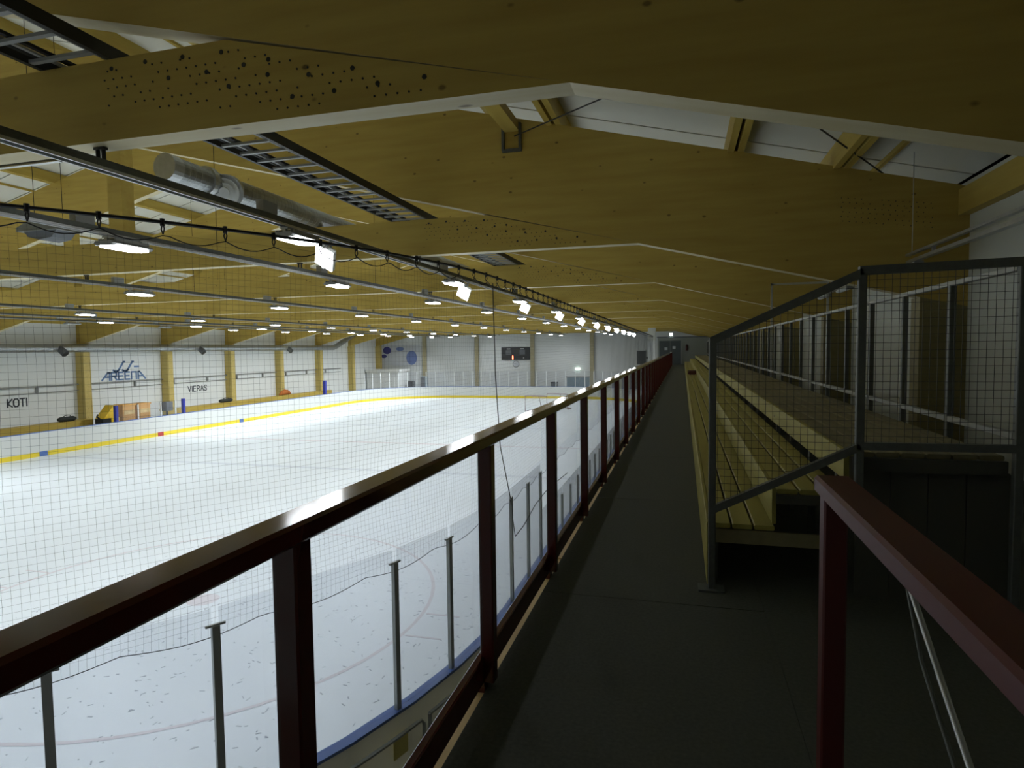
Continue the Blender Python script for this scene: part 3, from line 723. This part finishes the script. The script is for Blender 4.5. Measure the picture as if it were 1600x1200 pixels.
# wall lettering on the left wall (u along +Y, v up)
def strokes(lines, y0, z0, sy, sz, wd, m, name, parent, x=WL+.008):
    for st2 in lines:
        k = MB()
        for p, q in zip(st2[:-1], st2[1:]):
            a = Vector((x, y0+p[0]*sy, z0+p[1]*sz)); b2 = Vector((x, y0+q[0]*sy, z0+q[1]*sz)); e = (b2-a).normalized()*wd*.42
            k.bar(a-e, b2+e, .012, wd, (0,0,1)) if abs((b2-a).normalized().z) < .95 else k.bar(a-e, b2+e, wd, .012, (1,0,0))
        k.obj(name, m, parent)
G = {'K': [[(0,0),(0,1)],[(.7,1),(0,.42),(.7,0)]], 'O': [[(.2,0),(0,.25),(0,.75),(.2,1),(.6,1),(.8,.75),(.8,.25),(.6,0),(.2,0)]], 'T': [[(0,1),(.7,1)],[(.35,1),(.35,0)]], 'I': [[(.1,0),(.1,1)]],
     'V': [[(0,1),(.35,0),(.7,1)]], 'E': [[(.6,0),(0,0),(0,1),(.6,1)],[(0,.5),(.5,.5)]], 'R': [[(0,0),(0,1),(.45,1),(.6,.85),(.6,.65),(.45,.5),(0,.5)],[(.3,.5),(.65,0)]], 'A': [[(0,0),(.35,1),(.7,0)],[(.14,.35),(.56,.35)]], 'S': [[(.6,.88),(.45,1),(.15,1),(0,.8),(.1,.58),(.5,.42),(.6,.2),(.45,0),(.15,0),(0,.12)]]}
def word(txt, y0, y1, z0, z1, wd, m, lab):
    t = thing('wall_lettering', lab, 'lettering')
    adv = {'I': .42, 'O': 1.05}; tot = sum(adv.get(c, .92) for c in txt)-.2; sc = (y1-y0)/tot; u_ = 0
    for c in txt:
        strokes([[(p[0]+u_/1, p[1]) for p in s_] for s_ in G[c]], y0, z0, sc, z1-z0, wd, m, 'letter', t); u_ += adv.get(c, .92)
word('KOTI', 23.85, 24.86, -1.1, -.70, .07, LETTER, 'dark lettering KOTI on the left wall')
word('VIERAS', 35.95, 37.75, -1.13, -.76, .06, LETTER, 'dark lettering VIERAS on the left wall')
t = thing('arena_logo', 'blue arena logo lettering JJ-AREENA on the left wall', 'logo')
J = lambda o: [[(o+.10,.10),(o+.17,.0),(o+.36,.0),(o+.47,.12),(o+.82,1),(o+.9,1)]]
for o_ in (.0, .64): strokes(J(o_), 30.0, .52, 1.0, .56, .12, LETTERB, 'letter', t)
strokes([[(1.62,.45),(1.92,.45)]], 30.0, .52, 1.0, .56, .10, LETTERB, 'hyphen', t)
AR = [[[(0,0),(.55,1),(.72,1),(.72,0)],[(.35,.4),(.72,.4)]], [[(.9,0),(.9,1),(1.4,1),(1.4,.5),(.95,.5)],[(1.15,.5),(1.42,0)]], [[(2.05,1),(1.6,1),(1.6,0),(2.05,0)],[(1.6,.5),(2.0,.5)]],
      [[(2.7,1),(2.25,1),(2.25,0),(2.7,0)],[(2.25,.5),(2.65,.5)]], [[(2.9,0),(2.9,1),(3.4,1),(3.4,0)]], [[(3.6,0),(3.6,1),(3.78,1),(4.35,0)],[(3.6,.4),(3.95,.4)]]]
for L_ in AR: strokes(L_, 29.3, 0.0, 3.1/4.35, .44, .10, LETTERB, 'letter', t)

# ------------------------------------------------------------------ far end
sb = thing('scoreboard', 'black scoreboard on the far wall with a red lit digit', 'scoreboard', (-17.15, YE-.1, 1.1))
MB().bev((-1.55,-.12,-.66),(1.55,.08,.66),.03,0).obj('casing', BLACK, sb)
for x in (-.75,.75):
    MB().box((x-.3,-.135,-.1),(x+.3,-.12,.38)).obj('digit_window', GREYD, sb)
    MB().box((x-.2,-.135,.45),(x+.2,-.12,.53)).obj('caption_strip', WPOST, sb)
MB().box((-.36,-.14,-.62),(-.24,-.12,-.22)).obj('lit_digit', DIGIT, sb); MB().box((.85,-.135,-.5),(.95,-.12,-.42)).obj('indicator', WPOST, sb)
ck = thing('wall_clock', 'round white wall clock below the scoreboard', 'clock', (-17.15, YE-.02, 0))
MB().disc((0,0,-.02),(0,-1,0),.36,.05,24).obj('rim', GREYD, ck); MB().disc((0,-.05,-.02),(0,-1,0),.31,.008,24).obj('dial', BANNER, ck)
MB().bar((0,-.062,-.02),(-.12,-.062,.05),.012,.03,(0,1,0)).obj('hand', BLACK, ck); MB().bar((0,-.062,-.02),(.2,-.062,-.06),.012,.03,(0,1,0)).obj('hand', BLACK, ck)
for i, x in enumerate((-27.6,-21.5,-15.3,-9.0)):
    t = thing('wall_column', f'slim timber column on the far wall, {["leftmost","second from left","third from left","rightmost"][i]}', 'column', group='timber columns on the far wall')
    MB().box((x-.2, YE-.32, ZI-.05), (x+.2, YE, rz(x)+.2)).obj('shaft', WOODF, t); MB().box((x-.25,YE-.36,ZI-.05),(x+.25,YE,ZI+.25)).obj('base', GREYD, t)
dr = thing('door_1', 'blue grey double door in the far wall', 'door', kind='structure')
for x0, x1 in ((-11.66,-10.36),(-10.34,-9.3)): MB().box((x0,YE-.06,ZI-.05),(x1,YE,-1.46)).obj('door_leaf', DOORB, dr)
MB().box((-11.76,YE-.08,-1.46),(-9.2,YE,-1.36)).obj('door_frame', GREY, dr)
t = thing('wall_light', 'small bright bulkhead light above the blue grey far door', 'light', (-10.5, YE-.08, -.55)); MB().bev((-.22,-.1,-.12),(.22,.06,.12),.03,0).obj('lens', EXITL, t); MB().box((-.25,.04,-.15),(.25,.08,.15)).obj('base', GREY, t)
t = thing('bin', 'dark upright bin behind the far glass near the door', 'bin', (-12.9, 63.6, 0)); MB().bev((-.3,-.3,ZI-.05),(.3,.3,-2.0),.04,2).obj('body', GREYD, t); MB().bev((-.33,-.33,-2.0),(.33,.33,-1.9),.03,2).obj('lid', BLACK, t)
cb = thing('ice_resurfacer_door', 'white roller door cabin in the far left corner', 'door cabin')
MB().box((-33.2,61.2,ZI-.05),(-29.4,63.9,-.75)).obj('cabin', DOORW, cb); MB().box((-33.3,61.1,-.75),(-29.3,63.9,-.45)).obj('lintel', DOORW, cb)
for k in range(5): MB().box((-32.6,61.16,-3.1+k*.45),(-29.9,61.2,-2.68+k*.45)).obj('door_slat', DOORW, cb)
t = thing('cabinet', 'dark cabinet beside the white roller door', 'cabinet', (-28.6, 62.6, 0)); MB().box((-.3,-.3,ZI-.05),(.3,.3,-1.75)).obj('body', GREYD, t); MB().box((-.28,-.32,ZI+.05),(.28,-.3,-1.8)).obj('door', BLACK, t)
t = thing('cabinet', 'blue grey tall cabinet right of the dark one by the far glass', 'cabinet', (-27.2, 62.8, 0)); MB().box((-.28,-.3,ZI-.05),(.28,.3,-1.3)).obj('body', DOORB, t); MB().box((-.25,-.32,ZI+.05),(.25,-.3,-1.35)).obj('door', GREYD, t)
bn = thing('banner', 'pale banner with blue logos in the far left corner', 'banner')
MB().box((-33.0,YE-.06,-.1),(-28.2,YE-.04,2.2)).obj('sheet', BANNER, bn)
for x, z, rx, rz_, m in ((-32.2,1.6,.5,.42,LOGO2),(-30.6,1.75,.5,.22,LOGO),(-29.2,.75,.65,.8,LOGO),(-32.6,.95,.35,.2,LOGO2)):
    MB().prism([(x+rx*cos(q*pi/6),YE-.075,z+rz_*sin(q*pi/6)) for q in range(12)], (0,.015,0)).obj('logo_patch', m, bn)
# goals parked by the right boards
def goal(loc, rot, lab):
    t = thing('hockey_goal', lab, 'goal', loc, (0,0,rot), 'parked hockey goals')
    GR = mat('goal_tube', (.24,.15,.17), .4)
    MB().tube([(-.92,0,0),(-.92,0,1.22),(.92,0,1.22),(.92,0,0)], .035, 8).obj('front_frame', GR, t)
    MB().tube([(-.92,0,.03),(-.8,.95,.03),(0,1.12,.03),(.8,.95,.03),(.92,0,.03)], .028, 6).obj('base_frame', GR, t)
    MB().tube([(-.92,0,1.2),(-.5,.55,1.2),(.5,.55,1.2),(.92,0,1.2)], .025, 6).obj('top_frame', GR, t)
    MB().tube([(0,.55,1.2),(0,1.1,.03)], .025, 6).obj('back_bar', GR, t)
    m = MB()
    for i in range(13):
        f = i/12; xa = -.5+f; xb = -.8+1.6*f
        m.tube([(xa,.55,1.2),(xb,1.0,.03)], .006, 3, False)
    for j in range(1,9):
        f = j/9; m.tube([(-.5-.3*f,.55+.4*f,1.2-1.17*f),(.5+.3*f,.55+.4*f,1.2-1.17*f)], .006, 3, False)
        for sx in (-1, 1): m.tube([(sx*.92,0,1.2-1.17*f),(sx*(.5+.3*f),.55+.4*f,1.2-1.17*f)], .006, 3, False)
    m.obj('goal_net', WPOST, t, kind='stuff')
goal((-10.9, 46.6, ZI+.005), radians(-12), 'hockey goal parked on the ice near right boards, nearer of two')
goal((-9.7, 49.0, ZI+.005), radians(-14), 'hockey goal parked on the ice near right boards, farther of two')
# end of the walkway
struct('wall_end', MB().box((-2.2,58.2,-.22),(WR,58.4,2.42)), mat('end_wall_grey', (.30,.32,.29), .7))
struct('trim_2', MB().box((-2.25,58.1,2.42),(WR,58.45,2.52)), GREYD)
dr = thing('door_2', 'dark double door at the far end of the walkway', 'door', kind='structure')
for x0, x1 in ((-2.05,-1.1),(-1.08,-.14)): MB().box((x0,58.12,0),(x1,58.2,2.15)).obj('door_leaf', DOORD, dr)
MB().box((-.14,58.1,0),(-.02,58.2,2.25)).obj('door_frame', GREY, dr)
for x, z, m in ((-1.45,1.45,BANNER),(-.75,1.55,BANNER)): MB().box((x-.13,58.1,z-.14),(x+.13,58.12,z+.1)).obj('notice', m, dr)
t = thing('exit_light', 'small bright light above the dark walkway door', 'light', (-1.0, 58.05, 2.72)); MB().bev((-.13,-.08,-.1),(.13,.05,.1),.03,0).obj('lens', EXITL, t); MB().box((-.15,.04,-.2),(.15,.1,.12)).obj('base', GREY, t)
lamp_light(t, 6, .2, .15, 170, (0,-.1,0), (radians(90),0,0))
t = thing('square_column', 'pale square column where the red rail ends', 'column'); MB().bev((-2.9,55.0,ZI-.05),(-2.25,55.6,2.15),.02,2).obj('shaft', WALLG, t); MB().box((-2.95,54.95,2.15),(-2.2,55.65,2.25)).obj('cap', WALLR, t); MB().box((-2.9,55.0,2.25),(-2.25,55.6,4.9)).obj('upper_shaft', WALLR, t)
t = thing('loudspeaker', 'dark grey square loudspeaker panel beside the pale column', 'speaker'); MB().bev((-3.85,55.1,.1),(-3.05,55.5,1.3),.02,1).obj('casing', GREYD, t); MB().box((-3.8,55.08,.15),(-3.1,55.1,1.25)).obj('grille', BLACK, t); MB().box((-3.06,55.2,.6),(-2.91,55.3,.75)).obj('bracket', DARK, t)
t = thing('extinguisher', 'small dark red extinguisher on the end wall right of the door', 'extinguisher', (.35, 58.1, 1.5)); MB().tube([(0,0,-.25),(0,0,.2),(0,0,.27)], [.09,.09,.03], 10).obj('body', REDP, t); MB().box((-.03,-.05,.27),(.03,.05,.33)).obj('valve', BLACK, t)
